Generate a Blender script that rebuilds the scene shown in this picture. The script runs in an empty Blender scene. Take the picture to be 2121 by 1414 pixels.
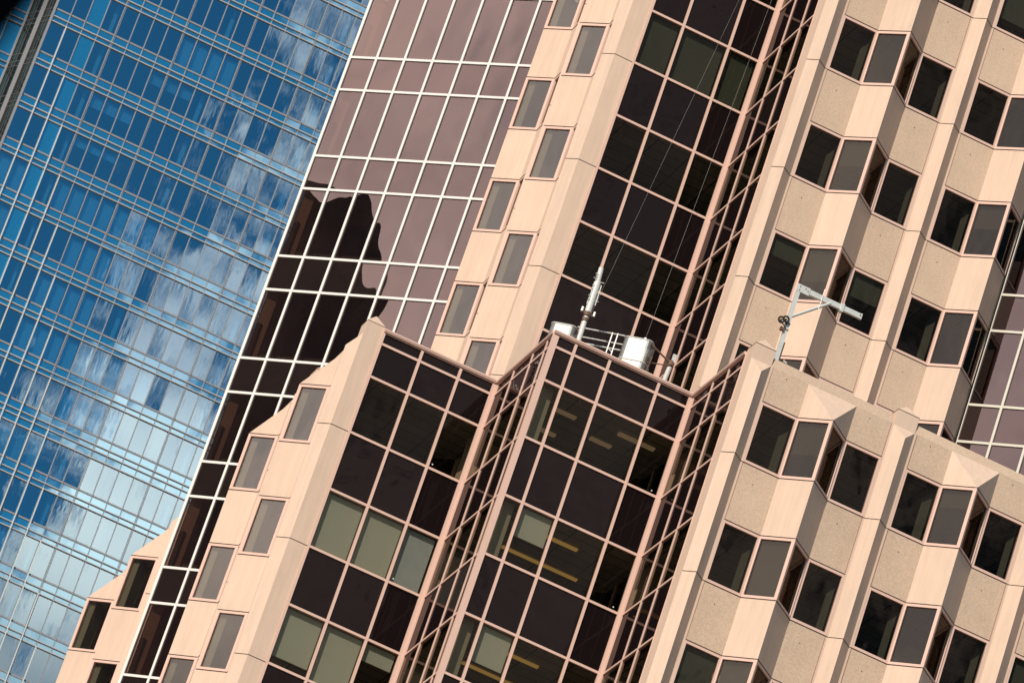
import bpy, math, random
from mathutils import Vector, Matrix
random.seed(7)
D = bpy.data
SC = bpy.context.scene
COL = SC.collection
R = math.radians
EYE = 1.7                                   # eye height over the street

# ------------------------------------------------------------------ camera
th, ro, az = R(25.25217763), R(19.11853426), R(13.22941627)
rot = Matrix.Rotation(-az, 3, 'Z')
F0 = Vector((0, math.cos(th), math.sin(th))); U0 = Vector((0, -math.sin(th), math.cos(th))); R0 = Vector((1, 0, 0))
cx = rot @ (math.cos(ro) * R0 + math.sin(ro) * U0)
cy = rot @ (-math.sin(ro) * R0 + math.cos(ro) * U0)
cf = rot @ F0
camd = D.cameras.new('camera'); cam = D.objects.new('camera', camd); COL.objects.link(cam)
m = Matrix((cx, cy, -cf)).transposed().to_4x4(); m.translation = Vector((0, 0, EYE)); cam.matrix_world = m
camd.sensor_width = 36.0; camd.lens = 11834.0158 * 36.0 / 2121.0
camd.clip_start = 0.5; camd.clip_end = 3000.0
SC.camera = cam

camd.dof.use_dof = True; camd.dof.focus_distance = 168.0; camd.dof.aperture_fstop = 5.6

# ------------------------------------------------------------------ sky
SUN_AZ, SUN_EL = R(-133.0), R(34.0)
w = D.worlds.new('World'); SC.world = w; w.use_nodes = True
nt = w.node_tree; nt.nodes.clear()
def N(t, ty, **k):
    n = t.nodes.new(ty)
    for a, b in k.items(): setattr(n, a, b)
    return n
def L(t, a, b): t.links.new(a, b)
def mth(t, op, a, b=None, c=None, clamp=False):
    n = N(t, 'ShaderNodeMath', operation=op, use_clamp=clamp)
    for i, v in enumerate((a, b, c)):
        if v is None: continue
        if isinstance(v, (int, float)): n.inputs[i].default_value = v
        else: L(t, v, n.inputs[i])
    return n.outputs[0]
sky = N(nt, 'ShaderNodeTexSky', sky_type='NISHITA', sun_disc=False)
sky.sun_elevation = SUN_EL; sky.sun_rotation = math.pi / 2 - SUN_AZ
sky.air_density = 1.0; sky.dust_density = 0.6; sky.ozone_density = 2.0
tc = N(nt, 'ShaderNodeTexCoord')
sep = N(nt, 'ShaderNodeSeparateXYZ'); L(nt, tc.outputs['Generated'], sep.inputs[0])
X, Y, Z = sep.outputs
field = mth(nt, 'ADD', mth(nt, 'ADD', mth(nt, 'MULTIPLY', X, 45.8), mth(nt, 'MULTIPLY', Z, -7.34)), -3.507)
field = mth(nt, 'MINIMUM', mth(nt, 'MAXIMUM', mth(nt, 'MULTIPLY', field, 0.85), -1.6), 1.15)
field = mth(nt, 'MINIMUM', field, mth(nt, 'MULTIPLY', mth(nt, 'SUBTRACT', 0.60, Z), 14.0))
field = mth(nt, 'MINIMUM', field, mth(nt, 'MULTIPLY', Y, -5.0))
field = mth(nt, 'MINIMUM', field, mth(nt, 'MULTIPLY', mth(nt, 'SUBTRACT', 0.30, X), 18.0))
nz1 = N(nt, 'ShaderNodeTexNoise'); nz1.inputs['Scale'].default_value = 55; nz1.inputs['Detail'].default_value = 7; nz1.inputs['Roughness'].default_value = 0.58; nz1.inputs['Distortion'].default_value = 0.5
L(nt, tc.outputs['Generated'], nz1.inputs['Vector'])
nz2 = N(nt, 'ShaderNodeTexNoise'); nz2.inputs['Scale'].default_value = 14; nz2.inputs['Detail'].default_value = 4
L(nt, tc.outputs['Generated'], nz2.inputs['Vector'])
den = mth(nt, 'ADD', mth(nt, 'MULTIPLY', mth(nt, 'SUBTRACT', nz1.outputs['Fac'], 0.5), 4.4), mth(nt, 'MULTIPLY', mth(nt, 'SUBTRACT', nz2.outputs['Fac'], 0.5), 1.2))
den = mth(nt, 'ADD', mth(nt, 'ADD', den, field), 0.02)
bank = mth(nt, 'MINIMUM', mth(nt, 'MULTIPLY', mth(nt, 'SUBTRACT', mth(nt, 'MULTIPLY', X, -1.0), 0.62), 6.0), mth(nt, 'MULTIPLY', mth(nt, 'SUBTRACT', 0.56, Z), 9.0))      # bright bank of cloud west of the street
den = mth(nt, 'MAXIMUM', den, bank)
mr = N(nt, 'ShaderNodeMapRange', interpolation_type='SMOOTHSTEP'); L(nt, den, mr.inputs[0])
mr.inputs[1].default_value = -0.1; mr.inputs[2].default_value = 0.9
ccol = N(nt, 'ShaderNodeMix', data_type='RGBA')
ccol.inputs[6].default_value = (15.0, 15.0, 16.5, 1); ccol.inputs[7].default_value = (34.0, 31.0, 28.5, 1)
cmr = N(nt, 'ShaderNodeMapRange', interpolation_type='SMOOTHSTEP'); cmr.inputs[1].default_value = 0.34; cmr.inputs[2].default_value = 0.70; L(nt, nz2.outputs['Fac'], cmr.inputs[0]); L(nt, cmr.outputs[0], ccol.inputs[0])
mix = N(nt, 'ShaderNodeMix', data_type='RGBA'); L(nt, mr.outputs[0], mix.inputs[0]); skc = N(nt, 'ShaderNodeVectorMath', operation='MULTIPLY'); skc.inputs[1].default_value = (0.30, 0.98, 1.22); L(nt, sky.outputs[0], skc.inputs[0]); L(nt, skc.outputs[0], mix.inputs[6])
base_ = N(nt, 'ShaderNodeMapRange', interpolation_type='SMOOTHSTEP'); L(nt, Z, base_.inputs[0]); base_.inputs[1].default_value = 0.335; base_.inputs[2].default_value = 0.395; base_.inputs[3].default_value = 0.5; base_.inputs[4].default_value = 1.0
csc = N(nt, 'ShaderNodeVectorMath', operation='SCALE'); L(nt, ccol.outputs[2], csc.inputs[0]); L(nt, base_.outputs[0], csc.inputs['Scale']); L(nt, csc.outputs[0], mix.inputs[7])
bg = N(nt, 'ShaderNodeBackground'); bg.inputs['Strength'].default_value = 0.058
L(nt, mix.outputs[2], bg.inputs[0])
wo = N(nt, 'ShaderNodeOutputWorld'); L(nt, bg.outputs[0], wo.inputs[0])

sl = D.lights.new('sun', 'SUN'); sl.energy = 4.1; sl.angle = R(0.53); sl.color = (1.0, 0.9, 0.78)
so = D.objects.new('sun', sl); COL.objects.link(so)
sd = Vector((math.cos(SUN_AZ) * math.cos(SUN_EL), math.sin(SUN_AZ) * math.cos(SUN_EL), math.sin(SUN_EL)))
so.rotation_euler = sd.to_track_quat('Z', 'Y').to_euler(); so.location = (-60, -60, 120)
SC.view_settings.view_transform = 'Standard'; SC.view_settings.look = 'None'
SC.view_settings.exposure = 0.06; SC.view_settings.gamma = 1.0
SC.cycles.max_bounces = 8; SC.cycles.transparent_max_bounces = 12

# ------------------------------------------------------------------ materials
def mat(name):
    mt = D.materials.new(name); mt.use_nodes = True; mt.node_tree.nodes.clear(); return mt, mt.node_tree
def out(t, s):
    o = N(t, 'ShaderNodeOutputMaterial'); L(t, s, o.inputs[0])
def solid(name, col, rough=0.6, var=0.06, scale=3.0, fine=0.0, fscale=60.0, metal=0.0, bump=0.0, spec=0.4, streak=0.0, tone=0.0):
    mt, t = mat(name)
    p = N(t, 'ShaderNodeBsdfPrincipled'); p.inputs['Roughness'].default_value = rough; p.inputs['Metallic'].default_value = metal
    p.inputs['Specular IOR Level'].default_value = spec
    tcn = N(t, 'ShaderNodeTexCoord'); pos = tcn.outputs['Object']
    n1 = N(t, 'ShaderNodeTexNoise'); n1.inputs['Scale'].default_value = scale; n1.inputs['Detail'].default_value = 6; L(t, pos, n1.inputs['Vector'])
    v = mth(t, 'MULTIPLY', mth(t, 'SUBTRACT', n1.outputs['Fac'], 0.5), 2 * var * 2)
    if streak:
        mp = N(t, 'ShaderNodeMapping'); mp.inputs['Scale'].default_value = (5, 5, 0.35); L(t, pos, mp.inputs[0])
        n3 = N(t, 'ShaderNodeTexNoise'); n3.inputs['Scale'].default_value = 1.6; n3.inputs['Detail'].default_value = 5; L(t, mp.outputs[0], n3.inputs['Vector'])
        v = mth(t, 'ADD', v, mth(t, 'MULTIPLY', mth(t, 'SUBTRACT', n3.outputs['Fac'], 0.5), streak * 2))
    if fine:
        n2 = N(t, 'ShaderNodeTexNoise'); n2.inputs['Scale'].default_value = fscale; n2.inputs['Detail'].default_value = 3; n2.inputs['Roughness'].default_value = 0.7; L(t, pos, n2.inputs['Vector'])
        v = mth(t, 'ADD', v, mth(t, 'MULTIPLY', mth(t, 'SUBTRACT', n2.outputs['Fac'], 0.5), fine * 2))
        if bump:
            b = N(t, 'ShaderNodeBump'); b.inputs['Strength'].default_value = bump; b.inputs['Distance'].default_value = 0.01
            L(t, n2.outputs['Fac'], b.inputs['Height']); L(t, b.outputs[0], p.inputs['Normal'])
    if tone:
        oi = N(t, 'ShaderNodeObjectInfo'); v = mth(t, 'ADD', v, mth(t, 'MULTIPLY', mth(t, 'SUBTRACT', oi.outputs['Random'], 0.5), tone * 2))
    f = mth(t, 'ADD', v, 1.0)
    mx = N(t, 'ShaderNodeVectorMath', operation='SCALE'); mx.inputs[0].default_value = col[:3]; L(t, f, mx.inputs['Scale'])
    L(t, mx.outputs[0], p.inputs['Base Color']); out(t, p.outputs[0]); return mt
def glass(name, refl, rcol, tcol, rough=0.0, wob=0.02, wscale=1.2, fres=0.5, stretch=(1, 1, 0.6)):
    mt, t = mat(name)
    tr = N(t, 'ShaderNodeBsdfTransparent'); tr.inputs[0].default_value = (*tcol, 1)
    g = N(t, 'ShaderNodeBsdfGlossy'); g.inputs['Color'].default_value = (*rcol, 1); g.inputs['Roughness'].default_value = rough
    tcn = N(t, 'ShaderNodeTexCoord'); mp = N(t, 'ShaderNodeMapping'); mp.inputs['Scale'].default_value = stretch; L(t, tcn.outputs['Object'], mp.inputs[0])
    n = N(t, 'ShaderNodeTexNoise'); n.inputs['Scale'].default_value = wscale; n.inputs['Detail'].default_value = 2; L(t, mp.outputs[0], n.inputs['Vector'])
    b = N(t, 'ShaderNodeBump'); b.inputs['Strength'].default_value = 1.0; b.inputs['Distance'].default_value = wob; L(t, n.outputs['Fac'], b.inputs['Height'])
    L(t, b.outputs[0], g.inputs['Normal'])
    fr = N(t, 'ShaderNodeFresnel'); fr.inputs[0].default_value = 1.5
    fac = mth(t, 'ADD', mth(t, 'MULTIPLY', mth(t, 'SUBTRACT', fr.outputs[0], 0.04), fres), refl, clamp=True)
    ms = N(t, 'ShaderNodeMixShader'); L(t, fac, ms.inputs[0]); L(t, tr.outputs[0], ms.inputs[1]); L(t, g.outputs[0], ms.inputs[2])
    out(t, ms.outputs[0]); return mt
def emit(name, col, s):
    mt, t = mat(name); e = N(t, 'ShaderNodeEmission'); e.inputs[0].default_value = (*col, 1); e.inputs[1].default_value = s; out(t, e.outputs[0]); return mt
def opaque_glass(name, base, refl, rcol, wob=0.01, wscale=1.5, fres=0.5):
    mt, t = mat(name)
    d = N(t, 'ShaderNodeBsdfDiffuse'); d.inputs[0].default_value = (*base, 1)
    g = N(t, 'ShaderNodeBsdfGlossy'); g.inputs['Color'].default_value = (*rcol, 1); g.inputs['Roughness'].default_value = 0.0
    tcn = N(t, 'ShaderNodeTexCoord')
    n = N(t, 'ShaderNodeTexNoise'); n.inputs['Scale'].default_value = wscale; n.inputs['Detail'].default_value = 1; L(t, tcn.outputs['Object'], n.inputs['Vector'])
    b = N(t, 'ShaderNodeBump'); b.inputs['Strength'].default_value = 1.0; b.inputs['Distance'].default_value = wob; L(t, n.outputs['Fac'], b.inputs['Height'])
    L(t, b.outputs[0], g.inputs['Normal'])
    fr = N(t, 'ShaderNodeFresnel'); fr.inputs[0].default_value = 1.5
    fac = mth(t, 'ADD', mth(t, 'MULTIPLY', mth(t, 'SUBTRACT', fr.outputs[0], 0.04), fres), refl, clamp=True)
    ms = N(t, 'ShaderNodeMixShader'); L(t, fac, ms.inputs[0]); L(t, d.outputs[0], ms.inputs[1]); L(t, g.outputs[0], ms.inputs[2])
    out(t, ms.outputs[0]); return mt
def pleated(name, col, sx, amt=0.35, vertical=True):
    mt, t = mat(name); p = N(t, 'ShaderNodeBsdfPrincipled'); p.inputs['Roughness'].default_value = 0.9; p.inputs['Specular IOR Level'].default_value = 0.1
    tcn = N(t, 'ShaderNodeTexCoord'); wv = N(t, 'ShaderNodeTexWave', bands_direction='X' if vertical else 'Z'); wv.inputs['Scale'].default_value = sx; wv.inputs['Distortion'].default_value = 0.6; wv.inputs['Detail'].default_value = 1
    L(t, tcn.outputs['Object'], wv.inputs['Vector'])
    f = mth(t, 'ADD', mth(t, 'MULTIPLY', wv.outputs['Fac'], amt), 1 - amt)
    mx = N(t, 'ShaderNodeVectorMath', operation='SCALE'); mx.inputs[0].default_value = col; L(t, f, mx.inputs['Scale'])
    L(t, mx.outputs[0], p.inputs['Base Color']); out(t, p.outputs[0]); return mt

M = {}
M['granite'] = solid('smooth_pink_concrete', (0.69, 0.497, 0.375), 0.7, 0.035, 1.3, 0.07, 45, bump=0.15, streak=0.13, tone=0.035)
M['rough'] = solid('exposed_aggregate_concrete', (0.60, 0.43, 0.31), 0.85, 0.05, 1.2, 0.38, 22, bump=0.5, streak=0.06, tone=0.05)
M['frame'] = solid('pink_painted_aluminium', (0.74, 0.485, 0.39), 0.42, 0.02, 2.0, spec=0.5)
M['white'] = solid('white_painted_aluminium', (0.78, 0.75, 0.70), 0.4, 0.015, 2.0, spec=0.5)
M['ivory'] = solid('ivory_painted_aluminium', (0.66, 0.60, 0.50), 0.4, 0.015, 2.0, spec=0.5)
M['joint'] = solid('dark_sealant', (0.035, 0.012, 0.008), 0.9, 0.0)
M['dark_glass'] = glass('dark_tinted_glass', 0.008, (1.0, 0.9, 0.85), (0.54, 0.52, 0.46), wob=0.004, wscale=0.9, fres=0.35)
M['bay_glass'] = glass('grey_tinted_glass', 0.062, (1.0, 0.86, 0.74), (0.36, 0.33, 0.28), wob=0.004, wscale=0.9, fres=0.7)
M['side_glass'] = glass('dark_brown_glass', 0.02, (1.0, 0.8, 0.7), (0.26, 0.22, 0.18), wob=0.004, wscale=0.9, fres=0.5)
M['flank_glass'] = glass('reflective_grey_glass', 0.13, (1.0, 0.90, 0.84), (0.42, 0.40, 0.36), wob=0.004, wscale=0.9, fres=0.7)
M['spandrel_glass'] = opaque_glass('dark_brown_spandrel_glass', (0.010, 0.006, 0.006), 0.009, (1, 0.86, 0.84), wob=0.004, fres=0.5)
M['bronze'] = glass('bronze_mirror_glass', 0.175, (1.0, 0.72, 0.69), (0.24, 0.19, 0.165), wob=0.010, wscale=0.45, fres=0.4)
M['bronze_sp'] = opaque_glass('bronze_spandrel_glass', (0.012, 0.008, 0.007), 0.165, (1.0, 0.70, 0.67), wob=0.012, wscale=0.45, fres=0.4)
M['blue'] = glass('blue_mirror_glass', 0.54, (0.62, 0.86, 0.98), (0.30, 0.66, 0.86), wob=0.0005, wscale=1.0, fres=0.2, stretch=(2.2, 1, 0.5))
M['transom'] = solid('pale_aluminium_transom', (0.52, 0.49, 0.48), 0.45, 0.02, spec=0.5)
M['blue_sp'] = opaque_glass('blue_spandrel_glass', (0.01, 0.16, 0.30), 0.58, (0.58, 0.88, 1.0), wob=0.0004, wscale=1.0, fres=0.2)
M['steel'] = solid('grey_aluminium_mullion', (0.30, 0.275, 0.27), 0.45, 0.02, spec=0.5)
M['fin'] = solid('bright_aluminium_fin', (0.66, 0.64, 0.62), 0.35, 0.02, spec=0.5)  # paler than the mullion grey, stands for sun on the metal
M['fingrey'] = solid('grey_aluminium_fin', (0.30, 0.28, 0.285), 0.45, 0.02, spec=0.5)
mt_, t_ = mat('office_ceiling_tiles'); _p = N(t_, 'ShaderNodeBsdfPrincipled'); _p.inputs['Roughness'].default_value = 0.9; _b = N(t_, 'ShaderNodeTexBrick', offset=0.0)
_b.inputs['Color1'].default_value = (0.36, 0.34, 0.29, 1); _b.inputs['Color2'].default_value = (0.26, 0.245, 0.21, 1); _b.inputs['Mortar'].default_value = (0.05, 0.045, 0.04, 1); _b.inputs['Scale'].default_value = 1.0; _b.inputs['Mortar Size'].default_value = 0.02; _b.inputs['Brick Width'].default_value = 1.2; _b.inputs['Row Height'].default_value = 0.6
_t = N(t_, 'ShaderNodeTexCoord'); L(t_, _t.outputs['Object'], _b.inputs['Vector']); L(t_, _b.outputs['Color'], _p.inputs['Base Color']); out(t_, _p.outputs[0]); M['slab'] = mt_
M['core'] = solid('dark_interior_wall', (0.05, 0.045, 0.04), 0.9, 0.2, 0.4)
M['inwall'] = solid('pale_interior_column', (0.50, 0.47, 0.36), 0.9, 0.03)
M['blind'] = pleated('greenish_horizontal_blind', (0.84, 0.88, 0.78), 14, 0.16, False)
M['dblind'] = pleated('dim_blind', (0.14, 0.15, 0.12), 10, 0.2, False)
M['bluecol'] = solid('white_interior_column', (0.9, 0.93, 0.9), 0.8, 0.02)
M['curtain'] = pleated('white_pleated_curtain', (0.95, 0.97, 0.98), 3.6, 0.55, True)
M['shade'] = solid('pale_roller_blind', (0.72, 0.8, 0.86), 0.9, 0.05)
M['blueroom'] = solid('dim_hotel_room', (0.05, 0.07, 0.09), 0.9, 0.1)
M['roof'] = solid('gravel_roof', (0.25, 0.23, 0.2), 0.95, 0.15, 5)
M['lamp'] = emit('warm_ceiling_lamp', (1.0, 0.58, 0.14), 0.32)
M['lampdim'] = emit('dim_ceiling_lamp', (1.0, 0.66, 0.36), 0.16)
M['galv'] = solid('galvanised_steel', (0.72, 0.70, 0.64), 0.4, 0.08, 6, metal=0.25)
M['mesh'] = solid('perforated_aluminium', (0.85, 0.84, 0.82), 0.35, 0.06, 9, fine=0.25, fscale=120, metal=0.3)
mt_, t_ = mat('perforated_aluminium_sheet'); _p = N(t_, 'ShaderNodeBsdfPrincipled'); _p.inputs['Base Color'].default_value = (0.34, 0.33, 0.31, 1); _p.inputs['Roughness'].default_value = 0.38; _p.inputs['Metallic'].default_value = 0.5
_n = N(t_, 'ShaderNodeTexNoise'); _n.inputs['Scale'].default_value = 70; _t = N(t_, 'ShaderNodeTexCoord'); L(t_, _t.outputs['Object'], _n.inputs['Vector'])
_x = N(t_, 'ShaderNodeBsdfTransparent'); _m = N(t_, 'ShaderNodeMixShader'); L(t_, mth(t_, 'ADD', mth(t_, 'MULTIPLY', _n.outputs['Fac'], 0.9), -0.08, clamp=True), _m.inputs[0]); L(t_, _p.outputs[0], _m.inputs[1]); L(t_, _x.outputs[0], _m.inputs[2]); out(t_, _m.outputs[0]); M['mesh'] = mt_
M['whitepaint'] = solid('white_paint', (0.68, 0.66, 0.62), 0.35, 0.04, 5)
M['rust'] = solid('brown_bracket', (0.16, 0.09, 0.06), 0.6, 0.2, 20)
M['rubber'] = solid('black_rubber', (0.03, 0.025, 0.02), 0.7)
M['mirrored'] = solid('dark_brown_cladding', (0.62, 0.36, 0.28), 0.85, 0.35, 0.35)
M['cablegrey'] = solid('grey_wire_rope', (0.30, 0.28, 0.26), 0.6)
M['paving'] = solid('pale_stone_paving', (0.22, 0.17, 0.13), 0.9, 0.1, 0.2)  # unseen ground; pale warm tone chosen to bounce fill light
M['asphalt'] = solid('asphalt', (0.05, 0.05, 0.05), 0.95, 0.1, 0.3)

# ------------------------------------------------------------------ mesh helpers
class MB:
    def __init__(s): s.v = []; s.f = []
    def poly(s, pts):
        i = len(s.v); s.v += [tuple(p) for p in pts]; s.f.append(tuple(range(i, i + len(pts)))); return s
    def prism(s, p2, z0, z1):
        n = len(p2); i = len(s.v)
        s.v += [(x, y, z0) for x, y in p2] + [(x, y, z1) for x, y in p2]
        s.f.append(tuple(range(i, i + n))); s.f.append(tuple(range(i + 2 * n - 1, i + n - 1, -1)))
        for k in range(n):
            l = (k + 1) % n; s.f.append((i + k, i + n + k, i + n + l, i + l))
        return s
    def hexa(s, a, b):                       # two matching quads
        i = len(s.v); s.v += [tuple(p) for p in a] + [tuple(p) for p in b]
        s.f += [(i, i+1, i+2, i+3), (i+7, i+6, i+5, i+4)] + [(i+k, i+4+k, i+4+(k+1) % 4, i+(k+1) % 4) for k in range(4)]
        return s
    def box(s, x0, y0, z0, x1, y1, z1): return s.prism([(x0, y0), (x1, y0), (x1, y1), (x0, y1)], z0, z1)
    def seg(s, p0, p1, a, b, z0, z1, o, i_):  # slab along p0->p1 between a..b metres, outward o, inward i_
        d = (Vector(p1) - Vector(p0)); d.normalize(); n = Vector((d.y, -d.x)); p = Vector(p0)
        q = [p + d * a + n * o, p + d * b + n * o, p + d * b - n * i_, p + d * a - n * i_]
        return s.prism([tuple(v) for v in q], z0, z1)
    def tube(s, a, b, r, r2=None, n=10):
        a = Vector(a); b = Vector(b); r2 = r if r2 is None else r2
        d = (b - a).normalized(); u = d.orthogonal().normalized(); v = d.cross(u); i = len(s.v)
        for p, rr in ((a, r), (b, r2)):
            for k in range(n):
                t = 2 * math.pi * k / n; s.v.append(tuple(p + (u * math.cos(t) + v * math.sin(t)) * rr))
        s.f += [(i+k, i+n+k, i+n+(k+1) % n, i+(k+1) % n) for k in range(n)]
        s.f += [tuple(range(i, i+n)), tuple(range(i+2*n-1, i+n-1, -1))]
        return s
    def torus(s, c, ax, Rr, r, n=20, k=8):
        c = Vector(c); ax = Vector(ax).normalized(); u = ax.orthogonal().normalized(); v = ax.cross(u); i = len(s.v)
        for a in range(n):
            t = 2 * math.pi * a / n; dr = u * math.cos(t) + v * math.sin(t)
            for b in range(k):
                q = 2 * math.pi * b / k; s.v.append(tuple(c + dr * (Rr + r * math.cos(q)) + ax * r * math.sin(q)))
        for a in range(n):
            for b in range(k):
                s.f.append((i+a*k+b, i+((a+1) % n)*k+b, i+((a+1) % n)*k+(b+1) % k, i+a*k+(b+1) % k))
        return s
    def build(s, name, mt, parent=None, kind=None, fix=True):
        me = D.meshes.new(name); org = parent.matrix_world.translation if parent else Vector((0, 0, 0))
        me.from_pydata(s.v, [], s.f); me.update()
        if fix:
            import bmesh
            b = bmesh.new(); b.from_mesh(me); bmesh.ops.recalc_face_normals(b, faces=b.faces); b.to_mesh(me); b.free()
        me.materials.append(mt if not isinstance(mt, str) else M[mt])
        o = D.objects.new(name, me); COL.objects.link(o)
        if parent: o.parent = parent
        if kind: o['kind'] = kind
        return o
def seglen(p0, p1): return (Vector(p1) - Vector(p0)).length
def thing(name, label, cat, group=None):
    o = D.objects.new(name, None); COL.objects.link(o); o['label'] = label; o['category'] = cat
    if group: o['group'] = group
    return o
def tag(o, label, cat, group=None):
    o['label'] = label; o['category'] = cat
    if group: o['group'] = group
    return o
H = 3.9
W0 = 68.80 + EYE       # a sill level of the low wing
T0 = 84.74 + EYE       # a sill level of the tall tower
CAPZ = 3.54            # coping above a sill level

# ------------------------------------------------------------------ facade pieces
def window(parent, p0, p1, z0, z1, jl=0.05, jr=0.05, glassm='bay_glass', blind=None, bar=0.085):
    """frame between plan points p0->p1; pane as a sub-part"""
    Ls = seglen(p0, p1); m = MB()
    m.seg(p0, p1, 0.0, jl, z0, z1, 0.006, 0.10)
    m.seg(p0, p1, Ls - jr, Ls, z0, z1, 0.006, 0.10)
    m.seg(p0, p1, jl, Ls - jr, z0, z0 + bar, 0.003, 0.10)
    m.seg(p0, p1, jl, Ls - jr, z1 - bar, z1, 0.003, 0.10)
    w_ = m.build('window', 'frame', parent)
    d = (Vector(p1) - Vector(p0)).normalized(); n = Vector((d.y, -d.x)); a = Vector(p0) + d * jl - n * 0.05; b = Vector(p0) + d * (Ls - jr) - n * 0.05
    MB().poly([(a.x, a.y, z0 + bar), (b.x, b.y, z0 + bar), (b.x, b.y, z1 - bar), (a.x, a.y, z1 - bar)]).build('pane', glassm, w_, fix=False)
    if blind:
        c = Vector(p0) - n * 0.16; h = (z1 - z0) * blind[0]
        mb = MB(); q0 = Vector(p0) + d * 0.06; q1 = Vector(p0) + d * (Ls - 0.06)
        mb.seg(tuple(q0), tuple(q1), 0, (q1 - q0).length, z1 - h, z1 - 0.02, -0.15, 0.17).build('blind', blind[1], w_)
    return w_
def wallpoly(parent, pts, off, z0, z1, mt, name='spandrel', t=0.22):
    """solid wall following a polyline; off = inward direction"""
    o = Vector(off) * t; q = [tuple(Vector(p) + o) for p in reversed(pts)]
    m = MB()
    for a, b in zip(pts[:-1], pts[1:]):
        a2 = Vector(a) + o; b2 = Vector(b) + o
        m.prism([a, b, tuple(b2), tuple(a2)], z0, z1)
    return m.build(name, mt, parent)
def line(m, pts, z, h=0.022, o=0.004):
    for a, b in zip(pts[:-1], pts[1:]):
        Ls = seglen(a, b)
        m.seg(a, b, -0.001, Ls + 0.001, z - h / 2, z + h / 2, o, 0.03)

def curtain(parent, p0, p1, mull, zt, panels, name='curtain_wall', fm='frame', wid=0.085, out_=0.04, coping=None, endw=(0.12, 0.12), tw=0.076, sw=None):
    """glass grid between p0->p1; mull = distances of mullions; zt = transom heights low->high; panels(i,j)->(part name, material)"""
    Ls = seglen(p0, p1); m = MB(); xs = [0.0] + list(mull) + [Ls]; ws = [endw[0] * 2] + [wid] * len(mull) + [endw[1] * 2]
    for i, (x, w_) in enumerate(zip(xs, ws)):
        a, b = max(0, x - w_ / 2), min(Ls, x + w_ / 2)
        m.seg(p0, p1, a, b, zt[0], zt[-1], out_, 0.08)
    for j, z in enumerate(zt):
        for i in range(len(xs) - 1):
            a = xs[i] + ws[i] / 2; b = xs[i + 1] - ws[i + 1] / 2
            m.seg(p0, p1, a, b, z - tw / 2, z + tw / 2, out_ - 0.006, 0.078)
    w_ = m.build(name, fm, parent)
    if coping:
        c = MB(); c.seg(p0, p1, 0.0, Ls, zt[-1] + 0.001, zt[-1] + coping, out_ + 0.05, 0.25); c.build('coping', fm, w_)
        g = MB(); g.seg(p0, p1, 0.01, Ls - 0.01, zt[-1] + coping * 0.30, zt[-1] + coping * 0.30 + 0.014, out_ + 0.055, 0.0); g.build('sealant_joint', 'joint', w_)
    d = (Vector(p1) - Vector(p0)).normalized()
    n = Vector((d.y, -d.x))
    for j in range(len(zt) - 1):
        for i in range(len(xs) - 1):
            pn = panels(i, j)
            if pn is None: continue
            tilt = random.uniform(-0.0015, 0.0015)
            a = Vector(p0) + d * (xs[i] + ws[i] / 2 - 0.01) - n * (0.015 + tilt); b = Vector(p0) + d * (xs[i + 1] - ws[i + 1] / 2 + 0.01) - n * (0.015 - tilt)
            MB().poly([(a.x, a.y, zt[j] + tw/2 - .01), (b.x, b.y, zt[j] + tw/2 - .01), (b.x, b.y, zt[j+1] - tw/2 + .01), (a.x, a.y, zt[j+1] - tw/2 + .01)]).build(pn[0], pn[1], w_, fix=False)
    return w_
def blindbox(parent, p0, p1, a, b, z0, z1, mt, name='blind', dep=0.16):
    return MB().seg(p0, p1, a, b, z0, z1, -dep, dep + 0.02).build(name, mt, parent)

# ================================================================== ground and street
g = MB().box(-900, -300, -1, 900, 1500, 0).build('ground', 'paving', kind='structure')

def ribA(x, y, a=0.33, e=0.07, left=True, right=True, d=0.33):
    p = [(x - a, y), (x, y - d), (x + a, y)]
    if left: p = [(x - a - e, y)] + p
    if right: p = p + [(x + a + e, y)]
    return p
def ribC(x, y, a=0.33, e=0.07, left=True, right=True, d=0.32):   # traversed far -> near
    p = [(x, y + a), (x - d, y), (x, y - a)]
    if left: p = [(x, y + a + e)] + p
    if right: p = p + [(x, y - a - e)]
    return p
def ribtop(m, pts, zt, hz):
    pass
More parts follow.
